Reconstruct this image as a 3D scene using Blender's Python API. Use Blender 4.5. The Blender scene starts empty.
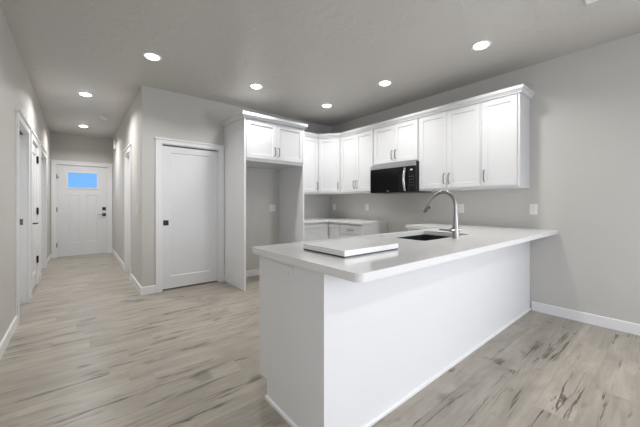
import bpy, bmesh, math, random
from mathutils import Vector
C = bpy.context.scene
PI = math.pi
random.seed(4)

# ------------------------------------------------------------------ camera, world, light, exposure
F_PX, YAW, HORIZON, CAM_Z = 293.7, 0.6877, 203.4, 1.195
cd = bpy.data.cameras.new('camera')
cam = bpy.data.objects.new('camera', cd); C.collection.objects.link(cam)
cam.location = (0, 0, CAM_Z); cam.rotation_euler = (PI/2, 0, -YAW)
cd.sensor_width = 36; cd.lens = F_PX/640*36
cd.shift_y = -(213.5-HORIZON)/640; cd.clip_start = 0.02
C.camera = cam

C.view_settings.view_transform = 'Standard'; C.view_settings.look = 'None'
C.view_settings.gamma = 1; C.view_settings.use_curve_mapping = False
C.view_settings.exposure = 0.27
W = bpy.data.worlds.new('sky'); C.world = W; W.use_nodes = True
wn = W.node_tree; bg = wn.nodes['Background']
tc = wn.nodes.new('ShaderNodeTexCoord'); sep = wn.nodes.new('ShaderNodeSeparateXYZ'); cr = wn.nodes.new('ShaderNodeValToRGB')
wn.links.new(tc.outputs['Generated'], sep.inputs[0]); wn.links.new(sep.outputs['Z'], cr.inputs[0]); wn.links.new(cr.outputs[0], bg.inputs['Color'])
cr.color_ramp.elements[0].position = 0.0; cr.color_ramp.elements[0].color = (0.20, 0.46, 0.93, 1)
cr.color_ramp.elements[1].position = 0.25; cr.color_ramp.elements[1].color = (0.15, 0.40, 0.90, 1)
bg.inputs['Strength'].default_value = 1.0

LAMP_W = 8.5          # each recessed ceiling lamp
DAY_W = 12.0           # daylight through the living room window behind the camera
LEFT_FILL_W, RIGHT_FILL_W = 33.0, 120.0     # fill light from two added, unseen side windows
def area_light(name, loc, rot, size, size_y, power, color=(1, 1, 1), shape='RECTANGLE', spread=PI):
    l = bpy.data.lights.new(name, 'AREA'); l.shape = shape; l.size = size; l.size_y = size_y
    l.energy = power; l.color = color; l.spread = spread
    o = bpy.data.objects.new(name, l); C.collection.objects.link(o); o.location = loc; o.rotation_euler = rot
    o['kind'] = 'helper'
    return o
area_light('daylight_or_fill', (1.75, -4.44, 1.2), (PI/2, 0, 0), 3.2, 2.0, DAY_W, (0.99, 0.99, 0.99))
area_light('daylight_or_fill', (-0.44, -2.25, 1.5), (PI/2, 0, -PI/2), 2.5, 1.2, LEFT_FILL_W, (0.99, 0.99, 0.99))  # unseen fill added on the left for the peninsula end and right wall
area_light('daylight_or_fill', (3.89, -2.6, 1.5), (PI/2, 0, PI/2), 2.5, 1.2, RIGHT_FILL_W, (0.99, 0.99, 0.99))  # unseen fill added on the right to brighten the left wall

# ------------------------------------------------------------------ materials
def mat(name, col, rough=0.5, metal=0.0, bump=0.0, bscale=60, var=0.0, vscale=3, emit=0, spec=0.5, rough_plaster=False):
    m = bpy.data.materials.new(name); m.use_nodes = True
    n = m.node_tree; b = n.nodes['Principled BSDF']
    b.inputs['Base Color'].default_value = (*col, 1); b.inputs['Roughness'].default_value = rough
    b.inputs['Metallic'].default_value = metal; b.inputs['Specular IOR Level'].default_value = spec
    if emit:
        b.inputs['Emission Color'].default_value = (*col, 1); b.inputs['Emission Strength'].default_value = emit
    if bump or var or rough_plaster:
        t = n.nodes.new('ShaderNodeTexCoord')
    if bump:
        nz = n.nodes.new('ShaderNodeTexNoise'); nz.inputs['Scale'].default_value = bscale; nz.inputs['Detail'].default_value = 3
        bp = n.nodes.new('ShaderNodeBump'); bp.inputs['Strength'].default_value = bump; bp.inputs['Distance'].default_value = 0.01
        n.links.new(t.outputs['Object'], nz.inputs['Vector']); n.links.new(nz.outputs['Fac'], bp.inputs['Height'])
        n.links.new(bp.outputs[0], b.inputs['Normal'])
    if rough_plaster:        # skip-trowel texture: flat islands with soft edges
        nz = n.nodes.new('ShaderNodeTexNoise'); nz.inputs['Scale'].default_value = 7; nz.inputs['Detail'].default_value = 3; nz.inputs['Distortion'].default_value = 0.8
        rp = n.nodes.new('ShaderNodeMapRange'); rp.interpolation_type = 'SMOOTHSTEP'
        rp.inputs['From Min'].default_value = 0.50; rp.inputs['From Max'].default_value = 0.64
        bp = n.nodes.new('ShaderNodeBump'); bp.inputs['Strength'].default_value = 0.32; bp.inputs['Distance'].default_value = 0.006
        n.links.new(t.outputs['Object'], nz.inputs['Vector']); n.links.new(nz.outputs['Fac'], rp.inputs['Value'])
        n.links.new(rp.outputs[0], bp.inputs['Height']); n.links.new(bp.outputs[0], b.inputs['Normal'])
    if var:
        nz = n.nodes.new('ShaderNodeTexNoise'); nz.inputs['Scale'].default_value = vscale; nz.inputs['Detail'].default_value = 4
        mx = n.nodes.new('ShaderNodeMix'); mx.data_type = 'RGBA'
        mx.inputs['A'].default_value = (*[c*(1-var) for c in col], 1); mx.inputs['B'].default_value = (*[min(1, c*(1+var)) for c in col], 1)
        n.links.new(t.outputs['Object'], nz.inputs['Vector']); n.links.new(nz.outputs['Fac'], mx.inputs['Factor'])
        n.links.new(mx.outputs['Result'], b.inputs['Base Color'])
    return m
M = {}
M['wall'] = mat('wall_paint', (0.565, 0.55, 0.52), 0.5, bump=0.04, bscale=45, var=0.02, vscale=2, spec=0.4)
M['ceiling'] = mat('ceiling_paint', (0.56, 0.545, 0.515), 0.36, rough_plaster=True, var=0.02, vscale=3, spec=0.3)
M['trim'] = mat('white_trim_paint', (0.80, 0.80, 0.80), 0.35, var=0.01)
M['door'] = mat('white_door_paint', (0.74, 0.745, 0.76), 0.4, var=0.01)
M['cab'] = mat('white_cabinet_paint', (0.70, 0.705, 0.71), 0.35, var=0.01)
M['panel'] = mat('white_panel_laminate', (0.80, 0.805, 0.815), 0.4, var=0.01)
M['quartz'] = mat('white_quartz', (0.78, 0.78, 0.775), 0.12, var=0.03, vscale=90)
M['slabcut'] = mat('white_quartz_offcut', (0.80, 0.80, 0.80), 0.2, var=0.02, vscale=90)
M['steel'] = mat('brushed_nickel', (0.33, 0.32, 0.31), 0.28, 1.0, var=0.06, vscale=40)
M['stainless'] = mat('stainless_steel', (0.56, 0.56, 0.56), 0.3, 1.0, var=0.05, vscale=30)
M['chrome'] = mat('polished_chrome', (0.80, 0.80, 0.81), 0.15, 1.0, var=0.02)
M['pull'] = mat('dark_nickel', (0.17, 0.165, 0.16), 0.35, 0.8, var=0.05)
M['blackglass'] = mat('black_glass', (0.005, 0.005, 0.006), 0.1, var=0.05, spec=0.2)
M['blackplastic'] = mat('black_plastic', (0.018, 0.018, 0.02), 0.4, var=0.05)
M['blackmetal'] = mat('matte_black_metal', (0.012, 0.012, 0.013), 0.45, 0.2, var=0.05)
M['sink'] = mat('black_composite', (0.012, 0.012, 0.013), 0.5, var=0.2, vscale=200)
M['plate'] = mat('white_plastic', (0.82, 0.82, 0.80), 0.35, var=0.01)
M['slot'] = mat('dark_slot', (0.05, 0.05, 0.05), 0.6, var=0.05)
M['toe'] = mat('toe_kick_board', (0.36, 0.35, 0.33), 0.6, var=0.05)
M['lens'] = mat('lamp_lens', (1.0, 0.985, 0.95), 0.4, emit=9)
M['hinge'] = mat('dull_hinge_metal', (0.16, 0.16, 0.17), 0.4, 0.8, var=0.05)
M['label'] = mat('pale_marking', (0.55, 0.55, 0.56), 0.5, var=0.03)
M['display'] = mat('clock_display', (0.75, 0.82, 0.85), 0.4, emit=0.1)

g = bpy.data.materials.new('window_glass'); g.use_nodes = True
n = g.node_tree; n.nodes.clear()
o_ = n.nodes.new('ShaderNodeOutputMaterial'); mx = n.nodes.new('ShaderNodeMixShader'); tr = n.nodes.new('ShaderNodeBsdfTransparent'); gl = n.nodes.new('ShaderNodeBsdfGlossy')
gl.inputs['Roughness'].default_value = 0.02; mx.inputs[0].default_value = 0.006; tr.inputs[0].default_value = (0.97, 0.98, 1, 1)
n.links.new(tr.outputs[0], mx.inputs[1]); n.links.new(gl.outputs[0], mx.inputs[2]); n.links.new(mx.outputs[0], o_.inputs[0])
M['glass'] = g

def floor_material():
    m = bpy.data.materials.new('grey_oak_planks'); m.use_nodes = True
    n = m.node_tree; b = n.nodes['Principled BSDF']; L = n.links.new
    def N(t, **k):
        x = n.nodes.new(t)
        for a, v in k.items(): setattr(x, a, v)
        return x
    def math_(op, a, b_=None, c=None, clamp=False):
        x = N('ShaderNodeMath', operation=op, use_clamp=clamp)
        for i, v in enumerate((a, b_, c)):
            if v is None: continue
            if isinstance(v, (int, float)): x.inputs[i].default_value = v
            else: L(v, x.inputs[i])
        return x.outputs[0]
    def mixc(f, a, b_, blend='MIX'):
        x = N('ShaderNodeMix', data_type='RGBA', blend_type=blend)
        for k, v in (('Factor', f), ('A', a), ('B', b_)):
            if isinstance(v, tuple): x.inputs[k].default_value = (*v, 1)
            elif isinstance(v, (int, float)): x.inputs[k].default_value = v
            else: L(v, x.inputs[k])
        return x.outputs['Result']
    t = N('ShaderNodeTexCoord')
    br = N('ShaderNodeTexBrick'); br.offset = 0.0; br.offset_frequency = 2
    br.inputs['Scale'].default_value = 1.0; br.inputs['Brick Width'].default_value = 1.22; br.inputs['Row Height'].default_value = 0.18
    br.inputs['Mortar Size'].default_value = 0.0014; br.inputs['Mortar Smooth'].default_value = 0.2; br.inputs['Bias'].default_value = 0.0
    br.inputs['Color1'].default_value = (0, 0, 0, 1); br.inputs['Color2'].default_value = (1, 1, 1, 1); br.inputs['Mortar'].default_value = (0.5, 0.5, 0.5, 1)
    sx = N('ShaderNodeSeparateXYZ'); L(t.outputs['Object'], sx.inputs[0])
    row = math_('FLOOR', math_('DIVIDE', sx.outputs['Y'], 0.18))
    wno = N('ShaderNodeTexWhiteNoise', noise_dimensions='1D'); L(row, wno.inputs['W'])
    cx = N('ShaderNodeCombineXYZ'); L(math_('ADD', sx.outputs['X'], math_('MULTIPLY', wno.outputs['Value'], 7.3)), cx.inputs['X']); L(sx.outputs['Y'], cx.inputs['Y'])
    L(cx.outputs[0], br.inputs['Vector'])
    rnd = br.outputs['Color']; gap = br.outputs['Fac']
    sc = N('ShaderNodeVectorMath', operation='SCALE'); L(rnd, sc.inputs[0]); sc.inputs['Scale'].default_value = 37.0
    ad = N('ShaderNodeVectorMath', operation='ADD'); L(t.outputs['Object'], ad.inputs[0]); L(sc.outputs[0], ad.inputs[1])
    def stretched(sx, sy, det, rough=0.55, dist=0.0):
        mp = N('ShaderNodeMapping'); mp.inputs['Scale'].default_value = (sx, sy, 1); L(ad.outputs[0], mp.inputs['Vector'])
        nz = N('ShaderNodeTexNoise'); nz.inputs['Scale'].default_value = 1; nz.inputs['Detail'].default_value = det
        nz.inputs['Roughness'].default_value = rough; nz.inputs['Distortion'].default_value = dist
        L(mp.outputs[0], nz.inputs['Vector']); return nz.outputs['Fac']
    grain = stretched(3.0, 42, 5, 0.6)
    tone = stretched(0.7, 5.0, 4)
    patch = stretched(2.2, 7, 4, 0.6, 0.6)
    crack = stretched(0.62, 11.0, 5, 0.55, 0.3)
    mask = stretched(1.0, 9.0, 2)
    knot = stretched(4.0, 8.5, 2, 0.4)
    base = mixc(tone, (0.29, 0.262, 0.222), (0.48, 0.442, 0.386))
    base = mixc(math_('MULTIPLY', math_('SUBTRACT', rnd, 0.5), 0.0), base, (0, 0, 0))
    pl = mixc(rnd, (0.92, 0.92, 0.92), (1.06, 1.06, 1.055))
    base = mixc(1.0, base, pl, 'MULTIPLY')
    gr = mixc(grain, (0.70, 0.69, 0.68), (1.25, 1.25, 1.25)); base = mixc(1.0, base, gr, 'MULTIPLY')
    pt = mixc(math_('MULTIPLY', math_('SUBTRACT', patch, 0.36), 3.2, clamp=True), (0.80, 0.79, 0.77), (1.06, 1.06, 1.06)); base = mixc(1.0, base, pt, 'MULTIPLY')
    ridge = math_('ABSOLUTE', math_('SUBTRACT', crack, 0.5))
    line = math_('SUBTRACT', 1.0, math_('MULTIPLY', ridge, 45.0), clamp=True)
    mk = math_('MULTIPLY', math_('SUBTRACT', mask, 0.51), 14.0, clamp=True)
    cf = math_('MULTIPLY', math_('MULTIPLY', line, mk), 0.95)
    base = mixc(cf, base, (0.03, 0.026, 0.022))
    kf = math_('MULTIPLY', math_('MULTIPLY', math_('SUBTRACT', knot, 0.66), 9.0, clamp=True), 0.7)
    base = mixc(kf, base, (0.09, 0.08, 0.068))
    base = mixc(math_('MULTIPLY', gap, 0.25), base, (0.10, 0.092, 0.08))
    L(base, b.inputs['Base Color'])
    L(math_('ADD', 0.25, math_('MULTIPLY', grain, 0.16)), b.inputs['Roughness'])
    b.inputs['Specular IOR Level'].default_value = 0.45
    bp = N('ShaderNodeBump'); bp.inputs['Strength'].default_value = 0.12; bp.inputs['Distance'].default_value = 0.004
    L(math_('SUBTRACT', grain, cf), bp.inputs['Height']); L(bp.outputs[0], b.inputs['Normal'])
    return m
M['floor'] = floor_material()

# ------------------------------------------------------------------ mesh helpers
def new(): return bmesh.new()
def box(bm, x0, x1, y0, y1, z0, z1):
    vs = [bm.verts.new((x, y, z)) for z in (z0, z1) for y in (y0, y1) for x in (x0, x1)]
    for f in ((0, 2, 3, 1), (4, 5, 7, 6), (0, 1, 5, 4), (2, 6, 7, 3), (0, 4, 6, 2), (1, 3, 7, 5)):
        bm.faces.new([vs[i] for i in f])
    return bm
def prism(bm, pts, z0, z1):
    lo = [bm.verts.new((x, y, z0)) for x, y in pts]; hi = [bm.verts.new((x, y, z1)) for x, y in pts]
    k = len(pts)
    bm.faces.new(lo[::-1]); bm.faces.new(hi)
    for i in range(k): bm.faces.new((lo[i], lo[(i+1) % k], hi[(i+1) % k], hi[i]))
    return bm
def disc(bm, c, r0, r1, z0, z1, seg=32, axis='Z'):
    """closed lathe from z0 (radius r0) to z1 (radius r1) along an axis through c"""
    def p(r, a, h):
        x, y = r*math.cos(a), r*math.sin(a)
        v = {'Z': (x, y, h), 'Y': (x, h, y), 'X': (h, x, y)}[axis]
        return (c[0]+v[0], c[1]+v[1], c[2]+v[2])
    A = [bm.verts.new(p(r0, 2*PI*i/seg, z0)) for i in range(seg)]; B = [bm.verts.new(p(r1, 2*PI*i/seg, z1)) for i in range(seg)]
    bm.faces.new(A); bm.faces.new(B)
    for i in range(seg): bm.faces.new((A[i], A[(i+1) % seg], B[(i+1) % seg], B[i]))
    return bm
def lathe(bm, c, prof, seg=32):
    """profile of (radius, z), revolved about Z; ends closed"""
    rings = [[bm.verts.new((c[0]+r*math.cos(2*PI*i/seg), c[1]+r*math.sin(2*PI*i/seg), c[2]+z)) for i in range(seg)] for r, z in prof]
    bm.faces.new(rings[0]); bm.faces.new(rings[-1])
    for a, b in zip(rings, rings[1:]):
        for i in range(seg): bm.faces.new((a[i], a[(i+1) % seg], b[(i+1) % seg], b[i]))
    return bm
def tube(bm, pts, r, seg=12):
    pts = [Vector(p) for p in pts]; rs = r if isinstance(r, (list, tuple)) else [r]*len(pts)
    rings = []; up = Vector((0.31, 0.17, 0.93))
    for i, p in enumerate(pts):
        d = (pts[min(i+1, len(pts)-1)]-pts[max(i-1, 0)]).normalized()
        if i == 0 and abs(d.dot(up)) > 0.95: up = Vector((1, 0.1, 0))
        a = (up-d*up.dot(d)).normalized(); up = a; b = d.cross(a)
        rings.append([bm.verts.new(p+(a*math.cos(2*PI*k/seg)+b*math.sin(2*PI*k/seg))*rs[i]) for k in range(seg)])
    bm.faces.new(rings[0]); bm.faces.new(rings[-1])
    for A, B in zip(rings, rings[1:]):
        for k in range(seg): bm.faces.new((A[k], A[(k+1) % seg], B[(k+1) % seg], B[k]))
    return bm
def sweep(bm, path, prof):
    """profile (out, z) swept along an open XY path; 'out' is to the right of travel, corners mitred"""
    k = len(path); rows = []
    for i, (x, y) in enumerate(path):
        ns = []
        if i > 0:
            d = Vector((x-path[i-1][0], y-path[i-1][1])).normalized(); ns.append(Vector((d.y, -d.x)))
        if i < k-1:
            d = Vector((path[i+1][0]-x, path[i+1][1]-y)).normalized(); ns.append(Vector((d.y, -d.x)))
        m = ns[0] if len(ns) == 1 else (ns[0]+ns[1])/(1+ns[0].dot(ns[1]))
        rows.append([bm.verts.new((x+m.x*o, y+m.y*o, z)) for o, z in prof])
    q = len(prof)
    bm.faces.new(rows[0]); bm.faces.new(rows[-1])
    for A, B in zip(rows, rows[1:]):
        for j in range(q): bm.faces.new((A[j], A[(j+1) % q], B[(j+1) % q], B[j]))
    return bm
def obj(name, bm, material, parent=None, loc=(0, 0, 0), rotz=0.0, bevel=0, smooth=False, label=None):
    bmesh.ops.recalc_face_normals(bm, faces=bm.faces[:])
    me = bpy.data.meshes.new(name); bm.to_mesh(me); bm.free()
    me.materials.append(M[material] if isinstance(material, str) else material)
    o = bpy.data.objects.new(name, me); C.collection.objects.link(o)
    o.location = loc; o.rotation_euler = (0, 0, rotz)
    if parent: o.parent = parent
    if smooth:
        for p in me.polygons: p.use_smooth = True
        md = o.modifiers.new('edge', 'EDGE_SPLIT'); md.split_angle = math.radians(40)
    if bevel:
        md = o.modifiers.new('bevel', 'BEVEL'); md.width = bevel; md.segments = 2; md.limit_method = 'ANGLE'
    if label: o['label'] = label
    return o
def tag(o, label, cat, group=None):
    o['label'] = label; o['category'] = cat
    if group: o['group'] = group
    return o
def thing(name, label, cat, loc=(0, 0, 0), rotz=0.0, group=None):
    o = bpy.data.objects.new(name, None); C.collection.objects.link(o); o.empty_display_size = 0.1
    o.location = loc; o.rotation_euler = (0, 0, rotz)
    return tag(o, label, cat, group)
def struct(name, bm, material, parent=None, bevel=0, **k):
    o = obj(name, bm, material, parent, bevel=bevel, **k)
    if parent is None: o['kind'] = 'structure'
    return o

# ------------------------------------------------------------------ room measures (metres)
XR, YP, YB, XH, XL, YF, H = 3.927, 1.054, 4.446, 0.638, -0.476, 8.70, 2.743
YS = -4.5           # far end of the living room, behind the camera
T = 0.12

# floor, ceiling
struct('floor', box(new(), XL-0.3, XR+0.3, YS-0.3, YF+0.3, -0.06, 0.0), 'floor')
struct('ceiling', box(new(), XL-0.3, XR+0.3, YS-0.3, YF+0.3, H, H+0.08), 'ceiling')

def wall_y(bm, y0, y1, xa, xb, holes):            # wall with thickness y0..y1 running along X, holes (x0,x1,z0,z1)
    x = xa
    for (h0, h1, z0, z1) in sorted(holes):
        box(bm, x, h0, y0, y1, 0, H)
        if z0 > 0: box(bm, h0, h1, y0, y1, 0, z0)
        box(bm, h0, h1, y0, y1, z1, H); x = h1
    return box(bm, x, xb, y0, y1, 0, H)
def wall_x(bm, x0, x1, ya, yb, holes):
    y = ya
    for (h0, h1, z0, z1) in sorted(holes):
        box(bm, x0, x1, y, h0, 0, H)
        if z0 > 0: box(bm, x0, x1, h0, h1, 0, z0)
        box(bm, x0, x1, h0, h1, z1, H); y = h1
    return box(bm, x0, x1, y, yb, 0, H)

DZ = 2.03           # opening head height
L1, L2, L3 = (4.18, 4.94), (5.25, 6.01), (6.40, 7.40)     # openings in the left wall
R1 = (5.49, 6.12)                                         # opening on the right of the hall
PD, PH = (0.868, 1.655), 2.012                                       # pantry opening
FD = (-0.382, 0.548)                                      # front door opening
struct('wall_left', wall_x(new(), XL-T, XL, YS, YF, [(-3.55, -0.95, 0.88, 2.12), (*L1, 0, DZ), (*L2, 0, DZ), (*L3, 0, DZ)]), 'wall')
struct('wall_right', wall_x(new(), XR, XR+T, YS, YB+T, [(-3.9, -1.3, 0.88, 2.12)]), 'wall')
struct('wall_back', wall_y(new(), YB, YB+T, XH, XR, [(*PD, 0, PH)]), 'wall')
struct('wall_hall', wall_x(new(), XH, XH+T, YB+T, YF, [(*R1, 0, DZ)]), 'wall')
FT = 2.065
struct('wall_front', wall_y(new(), YF, YF+T, XL-T, XH+T, [(*FD, 0, FT)]), 'wall')
for nm, a in (('wall_light_stop_left', (XL-T-0.06, XL-T, L1[0]-0.2, L3[1]+0.2)), ('wall_light_stop_right', (XH+T, XH+T+0.06, R1[0]-0.2, R1[1]+0.2)), ('wall_light_stop_pantry', (PD[0]-0.2, PD[1]+0.2, YB+T, YB+T+0.06))):
    struct(nm, box(new(), a[0], a[1], a[2], a[3], 0, DZ+0.3), 'wall')       # added panels that stop sky light leaking past the shut doors
WX0, WX1, WZ0, WZ1 = 0.12, 3.38, 0.18, 2.22
struct('wall_rear', wall_y(new(), YS-T, YS, XL-T, XR+T, [(WX0, WX1, WZ0, WZ1)]), 'wall')

# living room window behind the camera
w = new(); fw = 0.05
for a in ((WX0, WX0+fw, WZ0, WZ1), (WX1-fw, WX1, WZ0, WZ1), (1.72, 1.78, WZ0, WZ1), (WX0, WX1, WZ0, WZ0+fw), (WX0, WX1, WZ1-fw, WZ1)):
    box(w, a[0], a[1], YS-0.08, YS-0.03, a[2], a[3])
win = struct('window_1', w, 'trim')
obj('pane', box(new(), WX0+fw, WX1-fw, YS-0.06, YS-0.054, WZ0+fw, WZ1-fw), 'glass', win)

for nm, xg, y0_, y1_ in (('window_added_left', XL-0.07, -3.55, -0.95), ('window_added_right', XR+0.07, -3.9, -1.3)):  # unseen side windows, added to hold the fill lights
    w = new()
    for a in ((y0_, y0_+fw, 0.88, 2.12), (y1_-fw, y1_, 0.88, 2.12), (y0_+fw, y1_-fw, 0.88, 0.88+fw), (y0_+fw, y1_-fw, 2.12-fw, 2.12), ((y0_+y1_)/2-0.025, (y0_+y1_)/2+0.025, 0.88+fw, 2.12-fw)):
        box(w, xg-0.025, xg+0.025, a[0], a[1], a[2], a[3])
    win = struct(nm, w, 'trim')
    obj('pane', box(new(), xg-0.003, xg+0.003, y0_+fw, y1_-fw, 0.88+fw, 2.12-fw), 'glass', win)

# ------------------------------------------------------------------ trim: baseboards and door casings
BH, BT = 0.10, 0.014
def base_prof(h=BH, t=BT): return [(0.0004, 0), (t, 0), (t, h-0.006), (t-0.005, h), (0.0004, h)]
CW, CT = 0.082, 0.018   # casing width and thickness
# paths travel so the room lies on the right hand
struct('baseboard_right', sweep(new(), [(XR, 1.035), (XR, YS)], base_prof()), 'trim')
struct('baseboard_left', sweep(new(), [(XL, YS), (XL, L1[0]-CW)], base_prof()), 'trim')
struct('baseboard_left', sweep(new(), [(XL, L1[1]+CW+0.001), (XL, L2[0]-CW-0.001)], base_prof()), 'trim')
struct('baseboard_left', sweep(new(), [(XL, L2[1]+CW+0.001), (XL, L3[0]-CW-0.001)], base_prof()), 'trim')
struct('baseboard_left', sweep(new(), [(XL, L3[1]+CW), (XL, YF-0.003)], base_prof()), 'trim')
struct('baseboard_hall', sweep(new(), [(XH, YF-0.003), (XH, R1[1]+CW)], base_prof()), 'trim')
struct('baseboard_back', sweep(new(), [(XH, R1[0]-CW), (XH, YB), (PD[0]-0.0725, YB)], base_prof()), 'trim')
struct('baseboard_back', sweep(new(), [(PD[1]+0.0725, YB), (1.733, YB)], base_prof()), 'trim')
struct('baseboard_alcove', sweep(new(), [(1.762, YB), (2.718, YB)], base_prof()), 'trim')
struct('baseboard_rear', sweep(new(), [(XR-0.02, YS), (XL+0.02, YS)], base_prof()), 'trim')

def casing_x(name, xw, s, o, top):       # casing on a wall of constant X, s = +1 when the room is at +X; jambs line the opening
    b = new(); a0, a1 = sorted((xw+s*0.0005, xw+s*CT))
    box(b, a0, a1, o[0]-CW, o[0], 0, top); box(b, a0, a1, o[1], o[1]+CW, 0, top)
    box(b, a0, a1, o[0]-CW, o[1]+CW, top, top+0.072)
    c0, c1 = sorted((xw+s*0.0005, xw+s*(CT+0.014)))
    box(b, c0, c1, o[0]-CW-0.014, o[1]+CW+0.014, top+0.072, top+0.09)
    j0, j1 = sorted((xw, xw-s*T))
    box(b, j0, j1, o[0]+0.0005, o[0]+0.014, 0, top-0.0005); box(b, j0, j1, o[1]-0.014, o[1]-0.0005, 0, top-0.0005)
    box(b, j0, j1, o[0]+0.014, o[1]-0.014, top-0.014, top-0.0005)
    return struct(name, b, 'trim')
def casing_y(name, yw, o, top, depth, CW=CW, hh=0.07):   # casing on a wall facing -Y
    b = new(); a0, a1 = yw-CT, yw-0.0005
    box(b, o[0]-CW, o[0], a0, a1, 0, top); box(b, o[1], o[1]+CW, a0, a1, 0, top)
    box(b, o[0]-CW, o[1]+CW, a0, a1, top, top+hh)
    box(b, o[0]-CW-0.014, o[1]+CW+0.014, yw-CT-0.014, a1, top+hh, top+hh+0.02)
    box(b, o[0]+0.0005, o[0]+0.012, yw, yw+depth, 0, top-0.0005); box(b, o[1]-0.012, o[1]-0.0005, yw, yw+depth, 0, top-0.0005)
    box(b, o[0]+0.012, o[1]-0.012, yw, yw+depth, top-0.012, top-0.0005)
    return struct(name, b, 'trim')
t1 = casing_x('trim_1', XL, 1, L1, DZ)
obj('strike_plate', box(new(), XL-0.062, XL-0.034, L1[1]-0.0165, L1[1]-0.0142, 0.94, 1.01), 'hinge', t1, label='dull metal strike plate on the door jamb')
obj('track', box(new(), XL-0.075, XL-0.035, L1[0]+0.02, L1[1]-0.02, DZ-0.024, DZ-0.0145), 'blackmetal', t1, label='dark track under the door head')
casing_x('trim_2', XL, 1, L2, DZ)
t3 = casing_x('trim_3', XL, 1, L3, DZ)
casing_x('trim_4', XH, -1, R1, DZ)
casing_y('trim_5', YB, PD, PH, T, 0.072, 0.052)
casing_y('trim_6', YF, FD, FT, T)

# ------------------------------------------------------------------ doors
def shaker(w, h, t, st, rail_b=None, rail_t=None, rec=0.008, bev=0.004):
    """one panel door, front at y=0 looking to -Y, x 0..w, z 0..h"""
    rb = rail_b or st; rt = rail_t or st
    bm = new()
    def ring(x0, x1, z0, z1, y): return [bm.verts.new(p) for p in ((x0, y, z0), (x1, y, z0), (x1, y, z1), (x0, y, z1))]
    A = ring(0, w, 0, h, 0); Bk = ring(0, w, 0, h, t)
    I = ring(st, w-st, rb, h-rt, 0); P = ring(st+bev, w-st-bev, rb+bev, h-rt-bev, rec)
    for i in range(4):
        j = (i+1) % 4
        bm.faces.new((A[i], A[j], I[j], I[i])); bm.faces.new((I[i], I[j], P[j], P[i])); bm.faces.new((A[i], Bk[i], Bk[j], A[j]))
    bm.faces.new(P); bm.faces.new(Bk[::-1])
    return bm
# pantry pocket door
d = struct('door_1', shaker(PD[1]-PD[0]-0.028, 1.968, 0.035, 0.105, 0.165, 0.085, 0.009, 0.008), 'door', loc=(PD[0]+0.014, YB+0.022, 0.018))
pl = obj('pocket_pull', box(new(), 0.012, 0.078, -0.004, 0.0, 0.875, 0.945), 'blackmetal', d, bevel=0.001, label='square matte black recessed pull')
obj('finger_recess', box(new(), 0.03, 0.06, -0.0055, -0.004, 0.89, 0.93), 'blackplastic', pl)
# front door with a window light
fd0, fd1 = FD[0]+0.013, FD[1]-0.013; fw_ = fd1-fd0; fy = YF+0.012
b = new(); g0, g1, gz0, gz1 = -0.186, 0.333, 1.555, 1.895
def lx(x): return x-fd0
DT = FT-0.014
box(b, 0, lx(g0), 0, 0.045, 0.012, DT); box(b, lx(g1), fw_, 0, 0.045, 0.012, DT)
box(b, lx(g0), lx(g1), 0, 0.045, gz1, DT)
pz0, pz1 = 0.31, 1.39
box(b, lx(g0), lx(g1), 0, 0.045, 0.012, pz0); box(b, lx(g0), lx(g1), 0, 0.045, pz1, gz0)
box(b, lx(0.005), lx(0.13), 0, 0.045, pz0, pz1)
for x0, x1 in ((g0, 0.005), (0.13, g1)):          # two recessed panels, bevelled
    q = [[b.verts.new(p) for p in ((lx(x0)+e, y, pz0+e), (lx(x1)-e, y, pz0+e), (lx(x1)-e, y, pz1-e), (lx(x0)+e, y, pz1-e))] for e, y in ((0, 0.0), (0.012, 0.006), (0.03, 0.006), (0.042, 0.003))]
    for A, B in zip(q, q[1:]):
        for i in range(4): b.faces.new((A[i], A[(i+1) % 4], B[(i+1) % 4], B[i]))
    b.faces.new(q[-1])
door = struct('door_2', b, 'door', loc=(fd0, fy, 0))
f_ = new()
for a in ((g0-0.025, g0, gz0-0.025, gz1+0.025), (g1, g1+0.025, gz0-0.025, gz1+0.025), (g0, g1, gz0-0.025, gz0), (g0, g1, gz1, gz1+0.025)):
    box(f_, lx(a[0]), lx(a[1]), -0.012, -0.0005, a[2], a[3])
lf = obj('window_frame', f_, 'trim', door)
obj('pane', box(new(), lx(g0)+0.001, lx(g1)-0.001, 0.02, 0.026, gz0+0.001, gz1-0.001), 'glass', lf)
db = obj('deadbolt', box(new(), lx(0.432), lx(0.502), -0.016, -0.0005, 1.035, 1.105), 'blackmetal', door, bevel=0.003, label='square black deadbolt')
obj('thumb_turn', box(new(), lx(0.461), lx(0.473), -0.034, -0.016, 1.055, 1.085), 'blackmetal', db)
lv = obj('lever_rose', box(new(), lx(0.432), lx(0.502), -0.012, -0.0005, 0.895, 0.965), 'blackmetal', door, bevel=0.003, label='square black lever rose')
obj('lever', tube(new(), [(lx(0.467), -0.012, 0.93), (lx(0.467), -0.05, 0.93), (lx(0.44), -0.055, 0.93), (lx(0.345), -0.055, 0.93)], 0.009), 'steel', lv, smooth=True)
for z in (1.79, 1.06, 0.27):
    obj('hinge', tube(new(), [(-0.004, -0.010, z-0.05), (-0.004, -0.010, z+0.05)], 0.009, 8), 'hinge', door)
obj('hinge_pin_stop', tube(new(), [(0.0, -0.02, 1.775), (0.035, -0.05, 1.775)], 0.006, 8), 'blackmetal', door)
struct('trim_7', box(new(), FD[0]+0.013, FD[1]-0.013, YF-0.03, YF+0.10, 0.0005, 0.011), 'stainless')   # threshold
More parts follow.
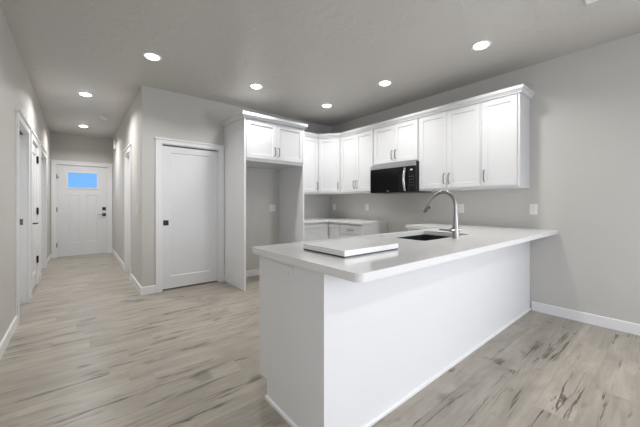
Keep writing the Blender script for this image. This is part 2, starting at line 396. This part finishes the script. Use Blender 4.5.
# left hall: hinged closet door (flush with the hall), and doors in the other openings
def leaf_x(name, xf, s, o, handle=None):         # panel door in an X wall; front looks to s*X
    w_ = o[1]-o[0]-0.034
    if s > 0: loc, rz = (xf, o[0]+0.017, 0.022), PI/2
    else: loc, rz = (xf, o[1]-0.017, 0.022), -PI/2
    return struct(name, shaker(w_, DZ-0.042, 0.035, 0.11, 0.2, 0.12, 0.009, 0.008), 'door', loc=loc, rotz=rz)
d3 = leaf_x('door_3', XL-0.004, 1, L2)           # local x runs with +Y, front at local y=0 looking to +X
for z in (1.815, 1.06, 0.35):
    h_ = obj('hinge', box(new(), 0.726-0.022, 0.726+0.012, -0.004, -0.0005, z-0.05, z+0.05), 'blackmetal', d3, label='black hinge on the far edge')
    obj('knuckle', tube(new(), [(0.728, -0.014, z-0.05), (0.728, -0.014, z+0.05)], 0.010, 8), 'blackmetal', h_)
r_ = obj('lever_rose', disc(new(), (0.07, 0, 0.91), 0.028, 0.028, -0.012, -0.0005, 20, 'Y'), 'blackmetal', d3, label='black lever handle rose')
obj('lever', tube(new(), [(0.07, -0.012, 0.91), (0.07, -0.045, 0.91), (0.085, -0.055, 0.91), (0.20, -0.055, 0.91)], 0.009), 'blackmetal', r_, smooth=True)
leaf_x('door_4', XL-0.082, 1, L1)
leaf_x('door_5', XL-0.082, 1, L3)
leaf_x('door_6', XH+0.082, -1, R1)

# ------------------------------------------------------------------ kitchen cabinets
def pull(parent, x, z, length=0.125, horizontal=False, y=0.0):
    a = length/2; s = 0.032
    pts = [(0, 0, -a), (0, -s*0.55, -a*0.98), (0, -s*0.9, -a*0.86), (0, -s, -a*0.6), (0, -s*1.04, 0), (0, -s, a*0.6), (0, -s*0.9, a*0.86), (0, -s*0.55, a*0.98), (0, 0, a)]
    if horizontal: pts = [(p[2], p[1], 0) for p in pts]
    return obj('handle', tube(new(), [(x+p[0], y+p[1]-0.0005, z+p[2]) for p in pts], 0.0055, 8), 'pull', parent, smooth=True, label='dark nickel bow pull')
def add_door(root, x0, x1, z0, z1, hx=None, hz=None, yf=-0.019, st=0.057, mat_='cab', hlen=0.125, name='door'):
    d_ = obj(name, shaker(x1-x0, z1-z0, 0.0185, st, rec=0.009, bev=0.003), mat_, root, loc=(x0, yf, z0))
    if hx is not None: pull(d_, hx-x0, hz-z0, hlen)
    return d_
Z0, Z1 = 1.365, 2.398         # wall cabinet box
D0, D1 = 1.392, 2.352         # their doors
def wall_cab(label, x, y, rz, w, doors, z0=Z0, z1=Z1, depth=0.325, group='white wall cabinets'):
    r = thing('wall_cabinet', label, 'cabinet', (x, y, z0), rz, group)
    obj('body', box(new(), 0.0005, w-0.0005, 0, depth, 0, z1-z0), 'cab', r)
    for a in doors: add_door(r, *a)
    return r
XC = 3.60; RZ = -PI/2
hz = 0.145
# right wall run, from the corner towards the camera (local x runs towards the camera)
y = 3.79; w = y-3.041
wall_cab('white two-door wall cabinet between the corner cabinet and the microwave', XC, y, RZ, w,
         [(0.012, w/2-0.0015, D0-Z0, D1-Z0, w/2-0.032, hz), (w/2+0.0015, w-0.012, D0-Z0, D1-Z0, w/2+0.032, hz)])
y = 3.040; w = y-2.246; zm = 1.778
wall_cab('short white two-door cabinet directly above the microwave', XC, y, RZ, w,
         [(0.012, w/2-0.0015, 0.02, D1-zm, w/2-0.032, 0.135), (w/2+0.0015, w-0.012, 0.02, D1-zm, w/2+0.032, 0.135)], z0=zm)
y = 2.245; w = y-1.441
wall_cab('white two-door wall cabinet right of the microwave', XC, y, RZ, w,
         [(0.012, w/2-0.0015, D0-Z0, D1-Z0, w/2-0.032, hz), (w/2+0.0015, w-0.012, D0-Z0, D1-Z0, w/2+0.032, hz)])
y = 1.440; w = y-1.055
wall_cab('narrow white single-door wall cabinet at the open end of the run', XC, y, RZ, w,
         [(0.012, w-0.024, D0-Z0, D1-Z0, 0.042, hz)])
# back wall single door beside the fridge panel
PX0, PX1 = 3.335, 3.80                     # diagonal corner: from (3.335, 4.13) to (3.60, 3.80)
x = 2.748; w = 3.334-x
wall_cab('white single-door wall cabinet between the tall fridge panel and the corner', x, 4.12, 0, w,
         [(0.03, w-0.012, D0-Z0, D1-Z0, w-0.042, hz)], depth=0.325)
# diagonal corner cabinet
r = thing('corner_wall_cabinet', 'white corner wall cabinet with one angled door', 'cabinet', (PX0, 4.12, Z0), math.atan2(PX1-4.12-0.005, XC-PX0), 'white wall cabinets')
ang = r.rotation_euler.z
def to_local(px, py):
    dx, dy = px-PX0, py-4.12; c_, s_ = math.cos(-ang), math.sin(-ang)
    return (dx*c_-dy*s_, dx*s_+dy*c_)
poly = [to_local(*p) for p in ((PX0+0.001, 4.119), (XC-0.001, 3.792), (XR-0.002, 3.792), (XR-0.002, YB-0.002), (PX0+0.001, YB-0.002))]
obj('body', prism(new(), poly, 0, Z1-Z0), 'cab', r)
dl = math.hypot(XC-PX0, 4.12-3.795)
add_door(r, 0.02, dl-0.02, D0-Z0, D1-Z0, dl-0.05, hz)

CROWN = [(0.0005, 2.366), (0.016, 2.366), (0.016, 2.378), (0.024, 2.384), (0.030, 2.396), (0.040, 2.402), (0.040, 2.437), (0.0005, 2.437)]
tag(obj('crown_molding', sweep(new(), [(2.80, 4.12), (PX0, 4.12), (XC, 3.793), (XC, 1.0545), (XR-0.001, 1.0545)], CROWN), 'cab'),
    'long white crown molding along the wall cabinets and around their open end', 'molding', 'cabinet crown moldings')
# refrigerator surround
FX0, FX1, FX2, FX3, FY = 1.735, 1.760, 2.720, 2.745, 3.73
tag(obj('fridge_panel', box(new(), FX0, FX1, FY, YB-0.001, 0, 2.398), 'panel', bevel=0.001),
    'tall white side panel left of the empty fridge alcove, next to the pantry door', 'panel', 'tall fridge panels')
tag(obj('fridge_panel', box(new(), FX2, FX3, FY, YB-0.001, 0, 2.398), 'panel', bevel=0.001),
    'tall white side panel right of the empty fridge alcove', 'panel', 'tall fridge panels')
zf = 1.785; w = FX2-FX1-0.002
r = thing('wall_cabinet', 'deep white two-door cabinet above the empty fridge alcove', 'cabinet', (FX1+0.001, FY+0.019, zf), 0, 'white wall cabinets')
obj('body', box(new(), 0, w, 0, YB-FY-0.021, 0, 2.398-zf), 'cab', r)
add_door(r, 0.006, w/2-0.0015, 0.042, 2.352-zf, w/2-0.034, 0.16); add_door(r, w/2+0.0015, w-0.006, 0.042, 2.352-zf, w/2+0.034, 0.16)
tag(obj('crown_molding', sweep(new(), [(FX0, YB-0.002), (FX0, FY), (FX3, FY), (FX3, 4.066)], CROWN), 'cab'),
    'white crown molding wrapped around the top of the fridge cabinet', 'molding', 'cabinet crown moldings')

# base cabinets in the corner
ZC = 0.875
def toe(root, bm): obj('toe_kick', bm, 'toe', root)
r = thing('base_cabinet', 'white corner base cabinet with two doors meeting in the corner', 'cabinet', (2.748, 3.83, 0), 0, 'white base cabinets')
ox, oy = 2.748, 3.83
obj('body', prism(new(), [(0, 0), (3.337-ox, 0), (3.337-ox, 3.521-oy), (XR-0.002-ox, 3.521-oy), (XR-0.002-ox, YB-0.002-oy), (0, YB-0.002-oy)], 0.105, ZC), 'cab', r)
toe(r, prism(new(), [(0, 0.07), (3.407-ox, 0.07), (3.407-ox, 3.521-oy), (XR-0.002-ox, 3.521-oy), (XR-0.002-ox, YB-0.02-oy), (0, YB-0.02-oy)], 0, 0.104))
add_door(r, 0.03, 3.316-ox, 0.12, 0.845)
d_ = obj('door', shaker(0.27, 0.725, 0.0185, 0.05, rec=0.009, bev=0.003), 'cab', r, loc=(3.318-ox, 3.805-oy, 0.12), rotz=RZ)
pull(d_, 0.03, 0.60)
r = thing('base_cabinet', 'white drawer base cabinet beside the range gap', 'cabinet', (3.337, 3.519, 0), RZ, 'white base cabinets')
w = 3.519-3.035
obj('body', box(new(), 0, w, 0, XR-0.002-3.337, 0.105, ZC), 'cab', r)
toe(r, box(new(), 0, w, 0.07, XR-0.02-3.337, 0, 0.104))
for z0, z1 in ((0.70, 0.85), (0.41, 0.69), (0.12, 0.40)):
    dr = obj('drawer', shaker(w-0.024, z1-z0, 0.0185, 0.045, rec=0.008, bev=0.003), 'cab', r, loc=(0.012, -0.019, z0))
    pull(dr, (w-0.024)/2, (z1-z0)/2, 0.125, True)
tag(obj('countertop', prism(new(), [(2.747, 3.79), (3.29, 3.79), (3.29, 3.028), (XR-0.0015, 3.028), (XR-0.0015, YB-0.0015), (2.747, YB-0.0015)], 0.876, 0.914), 'quartz', bevel=0.003),
    'white L-shaped quartz countertop in the back corner', 'countertop', 'white quartz countertops')
# base cabinet between range gap and peninsula, on the right wall
r = thing('base_cabinet', 'white base cabinet on the right wall behind the peninsula sink', 'cabinet', (3.337, 2.243, 0), RZ, 'white base cabinets')
w = 2.243-1.752
obj('body', box(new(), 0, w, 0, XR-0.002-3.337, 0.105, ZC), 'cab', r)
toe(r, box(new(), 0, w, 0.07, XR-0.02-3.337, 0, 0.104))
add_door(r, 0.012, w-0.012, 0.12, 0.845, 0.045, 0.72)

# ------------------------------------------------------------------ peninsula
PE, PYB = 0.89, 1.692
r = thing('kitchen_peninsula', 'long plain white kitchen peninsula base under the sink countertop', 'peninsula', (PE, YP, 0))
pw = XR-0.002-PE; pdp = PYB-YP
obj('back_panel', box(new(), 0.0, pw, 0, 0.018, 0, ZC), 'panel', r, label='long flat white panel facing the room')
e_ = new()
pts = [(0.0185, 0), (pdp-0.095, 0), (pdp-0.095, 0.115), (pdp, 0.115), (pdp, ZC), (0.0185, ZC)]
A = [e_.verts.new((0, a, z)) for a, z in pts]; B = [e_.verts.new((0.018, a, z)) for a, z in pts]
e_.faces.new(A); e_.faces.new(B)
for i in range(6): e_.faces.new((A[i], A[(i+1) % 6], B[(i+1) % 6], B[i]))
obj('end_panel', e_, 'panel', r, label='flat white end panel with a toe notch')
SX0, SX1, SY0, SY1 = 2.0, 2.76, 1.20, 1.66           # sink cut-out
k_ = new(); q0, q1 = SX0-0.03-PE, SX1+0.03-PE
for a, c in ((0.0185, q0), (q1, pw)): box(k_, a, c, 0.0185, pdp-0.02, 0.115, ZC)
box(k_, q0, q1, 0.0185, 0.06, 0.115, ZC); box(k_, q0, q1, 0.0185, pdp-0.02, 0.115, 0.16)
obj('carcass', k_, 'cab', r)
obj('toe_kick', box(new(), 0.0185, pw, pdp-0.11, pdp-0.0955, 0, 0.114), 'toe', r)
obj('shoe_molding', sweep(new(), [(0.0, pdp-0.09), (0.0, 0.0), (pw, 0.0)], [(0.0004, 0.0004), (0.012, 0.0004), (0.012, 0.016), (0.008, 0.022), (0.0004, 0.024)]), 'trim', r)
fr = obj('front', box(new(), 0.0185, 0.6, pdp-0.019, pdp, 0.12, 0.85), 'cab', r)
for a, c in ((0.62, q0), (q0+0.01, (q0+q1)/2-0.002), ((q0+q1)/2+0.002, q1), (q1+0.01, 2.42)):
    d_ = obj('door', shaker(c-a, 0.73, 0.0185, 0.057, rec=0.009, bev=0.003), 'cab', r, loc=(c, pdp, 0.12), rotz=PI)
    pull(d_, 0.04, 0.62)
# countertop with the sink hole and rounded outer corners
def rounded(pts, rad, idx, seg=6):
    out = []
    for i, p in enumerate(pts):
        if i not in idx: out.append(p); continue
        P0, P1, P2 = Vector(pts[i-1]), Vector(p), Vector(pts[(i+1) % len(pts)])
        u, v = (P0-P1).normalized(), (P2-P1).normalized(); c = P1+(u+v)*rad
        for s in range(seg+1):
            t_ = s/seg*PI/2; out.append(tuple(c-v*rad*math.cos(t_)-u*rad*math.sin(t_)))
    return out
CX0, CY0, CY1, RX, RY = 0.858, 0.80, 1.75, 3.29, 2.25
outer = rounded([(CX0, CY0), (XR-0.0015, CY0), (XR-0.0015, RY), (RX, RY), (RX, CY1), (CX0, CY1)], 0.035, (0, 5))
inner = rounded([(SX0, SY0), (SX1, SY0), (SX1, SY1), (SX0, SY1)], 0.02, (0, 1, 2, 3), 4)
ct = new()
for z in (0.876, 0.914):
    es = []
    for loop in (outer, inner):
        vs = [ct.verts.new((px, py, z)) for px, py in loop]
        es += [ct.edges.new((vs[i], vs[(i+1) % len(vs)])) for i in range(len(vs))]
    bmesh.ops.triangle_fill(ct, use_beauty=True, edges=es)
ct.verts.ensure_lookup_table(); nv = len(outer)+len(inner)
off = 0
for loop in (outer, inner):
    m_ = len(loop)
    for i in range(m_):
        j = (i+1) % m_
        ct.faces.new((ct.verts[off+i], ct.verts[off+j], ct.verts[nv+off+j], ct.verts[nv+off+i]))
    off += m_
tag(obj('countertop', ct, 'quartz'), 'white quartz peninsula countertop with a sink cut-out and seating overhang', 'countertop', 'white quartz countertops')
# sink
r = thing('sink', 'black undermount sink set in the white peninsula countertop', 'sink', ((SX0+SX1)/2, (SY0+SY1)/2, 0.68))
hx_, hy_ = (SX1-SX0)/2+0.004, (SY1-SY0)/2+0.004; s_ = new()
def loopv(hx, hy, rad, z): return [s_.verts.new((px, py, z)) for px, py in rounded([(-hx, -hy), (hx, -hy), (hx, hy), (-hx, hy)], rad, (0, 1, 2, 3), 5)]
Ls = [loopv(hx_+0.018, hy_+0.018, 0.03, 0.1945), loopv(hx_, hy_, 0.03, 0.1945), loopv(hx_-0.004, hy_-0.004, 0.03, 0.05), loopv(hx_-0.03, hy_-0.03, 0.03, 0.012),
      loopv(hx_-0.03, hy_-0.03, 0.03, 0.0), loopv(hx_+0.006, hy_+0.006, 0.03, 0.05), loopv(hx_+0.018, hy_+0.018, 0.03, 0.185)]
for A, B in zip(Ls, Ls[1:]+Ls[:1]):
    if A is Ls[3]: continue
    for i in range(len(A)): s_.faces.new((A[i], A[(i+1) % len(A)], B[(i+1) % len(A)], B[i]))
s_.faces.new(Ls[3]); s_.faces.new(Ls[4])
obj('basin', s_, 'sink', r)
obj('drain', lathe(new(), (0, 0.05, 0.0125), [(0.045, 0), (0.045, 0.003), (0.03, 0.004), (0.028, 0.001), (0.001, 0.001)], 24), 'stainless', r, smooth=True)
# faucet
fx, fyy = 2.345, 1.135
r = thing('faucet', 'brushed nickel gooseneck pull-down faucet behind the black sink', 'faucet', (fx, fyy, 0.9142))
obj('base', lathe(new(), (0, 0, 0), [(0.027, 0), (0.027, 0.006), (0.024, 0.012), (0.023, 0.09), (0.019, 0.13), (0.0145, 0.20), (0.0135, 0.24)], 24), 'steel', r, smooth=True)
R_ = 0.107; zs = 0.262
arc = [(0, 0, 0.235), (0, 0, zs)]
for i in range(1, 15):
    a = PI-i/14*PI*0.82
    arc.append((0, R_+R_*math.cos(a), zs+R_*1.05*math.sin(a)))
e1 = Vector(arc[-1]); dn = (e1-Vector(arc[-2])).normalized()
arc.append(tuple(e1+dn*0.038))
obj('spout', tube(new(), arc, 0.0140, 14), 'steel', r, smooth=True)
s0 = Vector(arc[-1])
sh = obj('spray_head', tube(new(), [s0-dn*0.001, s0+dn*0.02, s0+dn*0.075, s0+dn*0.10], [0.0155, 0.0165, 0.021, 0.019], 16), 'steel', r, smooth=True)
obj('button', box(new(), -0.006, 0.006, -0.008, 0.004, -0.016, 0.016), 'blackplastic', sh, loc=tuple(s0+dn*0.05+Vector((0, -0.019, 0))))
hb = obj('handle_hub', tube(new(), [(0.034, -0.012, 0.067), (-0.05, 0.018, 0.067)], 0.0155, 14), 'steel', r, smooth=True)
obj('lever', tube(new(), [(-0.040, 0.016, 0.067), (-0.062, 0.055, 0.068), (-0.08, 0.095, 0.070)], [0.0095, 0.009, 0.0075], 10), 'steel', hb, smooth=True)
# loose slab on the counter
r = thing('quartz_slab', 'loose rectangular white quartz offcut resting on the peninsula countertop', 'slab', (1.050, 1.080, 0.9142))
obj('slab', box(new(), 0, 0.455, 0, 0.36, 0.008, 0.038), 'slabcut', r, bevel=0.0015)
obj('shadow_sheet', box(new(), 0.002, 0.453, 0.002, 0.358, 0.0, 0.0078), 'blackplastic', r, label='thin dark sheet standing in for the shadow under the slab')  # dark sheet, paints the shade in the gap below the slab

# ------------------------------------------------------------------ microwave
my0, my1, mz0, mz1, mxf = 3.036, 2.25, 1.352, 1.7745, 3.53
r = thing('microwave', 'stainless and black over-the-range microwave with curved handle', 'microwave', (mxf, my0, mz0), RZ)
mw, mh, mdp = my0-my1, mz1-mz0, XR-0.003-mxf
obj('body', box(new(), 0, mw, 0.0, mdp, 0, mh), 'blackplastic', r)
vt = obj('vent_trim', box(new(), 0.0, mw, -0.022, -0.0005, mh-0.062, mh), 'stainless', r, label='brushed stainless vent strip')
for i in range(2): obj('louver', box(new(), 0.03, mw-0.03, -0.0235, -0.022, mh-0.05+i*0.02, mh-0.047+i*0.02), 'hinge', vt)
dx = mw*0.85
dd = obj('door', box(new(), 0.002, dx, -0.022, -0.0005, 0.006, mh-0.065), 'blackglass', r, bevel=0.002)
obj('window', box(new(), 0.045, dx-0.12, -0.0232, -0.022, 0.06, mh-0.115), 'blackglass', dd)
obj('handle', tube(new(), [(dx-0.030, -0.022, 0.03)]+[(dx-0.030, -0.04-0.028*math.sin(PI*i/10), 0.03+(mh-0.125)*i/10) for i in range(11)]+[(dx-0.030, -0.022, mh-0.095)], 0.0165, 12), 'chrome', dd, smooth=True, label='curved bright metal handle')
obj('badge', box(new(), dx*0.5-0.02, dx*0.5+0.02, -0.0228, -0.022, 0.022, 0.028), 'label', dd)
cp = obj('control_panel', box(new(), dx+0.003, mw-0.002, -0.022, -0.0005, 0.006, mh-0.065), 'blackglass', r, bevel=0.002)
obj('display', box(new(), dx+0.045, mw-0.04, -0.0228, -0.022, mh-0.125, mh-0.108), 'display', cp)
for i in range(4):
    for j in range(3):
        obj('button', box(new(), dx+0.03+j*0.03, dx+0.036+j*0.03, -0.0228, -0.022, 0.09+i*0.04, 0.095+i*0.04), 'label', cp)

# ------------------------------------------------------------------ outlets and switches (front looks to local -Y)
def plate(label, loc, rz, kind='outlet', w=0.075, h=0.118, group='white wall plates', horizontal=False, gangs=1):
    name = 'outlet' if kind == 'outlet' else 'light_switch'
    r = thing(name, label, 'outlet' if kind == 'outlet' else 'switch', loc, rz, group)
    if horizontal: w, h = h, w
    obj('cover_plate', box(new(), -w/2, w/2, -0.0061, -0.0006, -h/2, h/2), 'plate', r, bevel=0.002)
    for gi in range(gangs):
        cx = (gi-(gangs-1)/2)*0.046
        if kind == 'switch':
            obj('rocker', box(new(), cx-0.016, cx+0.016, -0.0085, -0.0061, -0.033, 0.033), 'plate', r, bevel=0.001); continue
        for s in (-1, 1):
            px, pz = (s*0.02, 0) if horizontal else (cx, s*0.02)
            f = obj('socket', box(new(), px-0.0165, px+0.0165, -0.0085, -0.0061, pz-0.0145, pz+0.0145), 'plate', r, bevel=0.001)
            sl = new()
            for a in (-0.006, 0.006):
                if horizontal: box(sl, px-0.004, px+0.004, -0.0088, -0.0086, pz+a-0.001, pz+a+0.001)
                else: box(sl, px+a-0.001, px+a+0.001, -0.0088, -0.0086, pz-0.002, pz+0.006)
            obj('slot', sl, 'slot', f)
    return r
plate('white outlet on the beige wall right of the last wall cabinet', (XR, 1.02, 1.13), RZ)
plate('white outlet on the wall behind the faucet neck', (XR, 1.825, 1.128), RZ)
plate('white outlet on the backsplash wall above the range gap', (XR, 3.47, 1.128), RZ)
plate('white outlet on the backsplash wall closest to the room corner', (XR, 4.33, 1.122), RZ)
plate('square white double outlet inside the empty fridge alcove', (2.585, YB, 1.115), 0, w=0.115, h=0.118, gangs=2)
plate('white sideways outlet on the grey end of the peninsula', (PE, 1.365, 0.812), RZ, w=0.08, h=0.125, horizontal=True)
plate('white light switch on the hall wall near the pantry corner', (XH, 4.81, 1.105), RZ, 'switch')
r = thing('door_chime', 'small white chime box high on the hall wall near the front door', 'chime', (XH, 7.95, 2.50), RZ)
obj('case', box(new(), -0.06, 0.06, -0.04, -0.0006, -0.09, 0.09), 'plate', r, bevel=0.006)

# ------------------------------------------------------------------ ceiling fixtures
def can(x, y, label, power=None):
    r = thing('recessed_light', label, 'light', (x, y, H), 0, 'recessed ceiling lights')
    t_ = new(); seg = 40
    prof = [(0.092, -0.0005), (0.092, -0.004), (0.086, -0.007), (0.066, -0.006), (0.064, -0.0005)]
    rings = [[t_.verts.new((a*math.cos(2*PI*i/seg), a*math.sin(2*PI*i/seg), z)) for i in range(seg)] for a, z in prof]
    for A, B in zip(rings, rings[1:]+rings[:1]):
        for i in range(seg): t_.faces.new((A[i], A[(i+1) % seg], B[(i+1) % seg], B[i]))
    obj('trim_ring', t_, 'trim', r, smooth=True)
    obj('lens', lathe(new(), (0, 0, 0), [(0.0635, -0.001), (0.0635, -0.006), (0.058, -0.014), (0.045, -0.019), (0.025, -0.022), (0.004, -0.0225)], 40), 'lens', r, smooth=True)
    a = area_light('lamp', (0, 0, -0.026), (0, 0, 0), 0.12, 0.12, power or LAMP_W, (1.0, 0.988, 0.972), 'DISK', math.radians(148 if power else 140)); a.parent = r
    return r
can(0.60, 3.51, 'recessed ceiling light in front of the pantry door wall corner')
can(1.81, 3.53, 'recessed ceiling light in front of the fridge cabinet')
can(3.03, 3.52, 'recessed ceiling light nearest the back corner of the kitchen')
can(3.04, 2.387, 'recessed ceiling light in front of the microwave')
can(3.04, 1.22, 'recessed ceiling light nearest the open end of the wall cabinets')
can(0.074, 5.32, 'nearer recessed light on the hallway ceiling', 16)
can(0.074, 7.54, 'recessed light on the hallway ceiling closest to the front door', 16)
for x, y in ((0.55, -1.3), (2.9, -1.3), (0.55, -3.2), (2.9, -3.2)):
    can(x, y, 'recessed ceiling light over the living area behind the camera')
r = thing('smoke_detector', 'round smoke detector on the hallway ceiling between two lights', 'smoke detector', (0.348, 6.485, H))
obj('mounting_ring', lathe(new(), (0, 0, 0), [(0.072, -0.0005), (0.072, -0.012), (0.068, -0.014)], 32), 'plate', r, smooth=True)
obj('cover', lathe(new(), (0, 0, 0), [(0.066, -0.0145), (0.066, -0.030), (0.056, -0.045), (0.03, -0.050)], 32), 'plate', r, smooth=True)
r = thing('ceiling_vent', 'white ceiling air vent at the top edge of the picture', 'vent', (2.88, 0.295, H))
v_ = new()
for a in ((-0.155, 0.155, 0.12, 0.15), (-0.155, 0.155, -0.15, -0.12), (-0.155, -0.125, -0.12, 0.12), (0.125, 0.155, -0.12, 0.12)): box(v_, a[0], a[1], a[2], a[3], -0.012, -0.0006)
obj('frame', v_, 'plate', r)
for i in range(9): obj('slat', box(new(), -0.124, 0.124, -0.112+i*0.026, -0.100+i*0.026, -0.009, -0.002), 'plate', r)
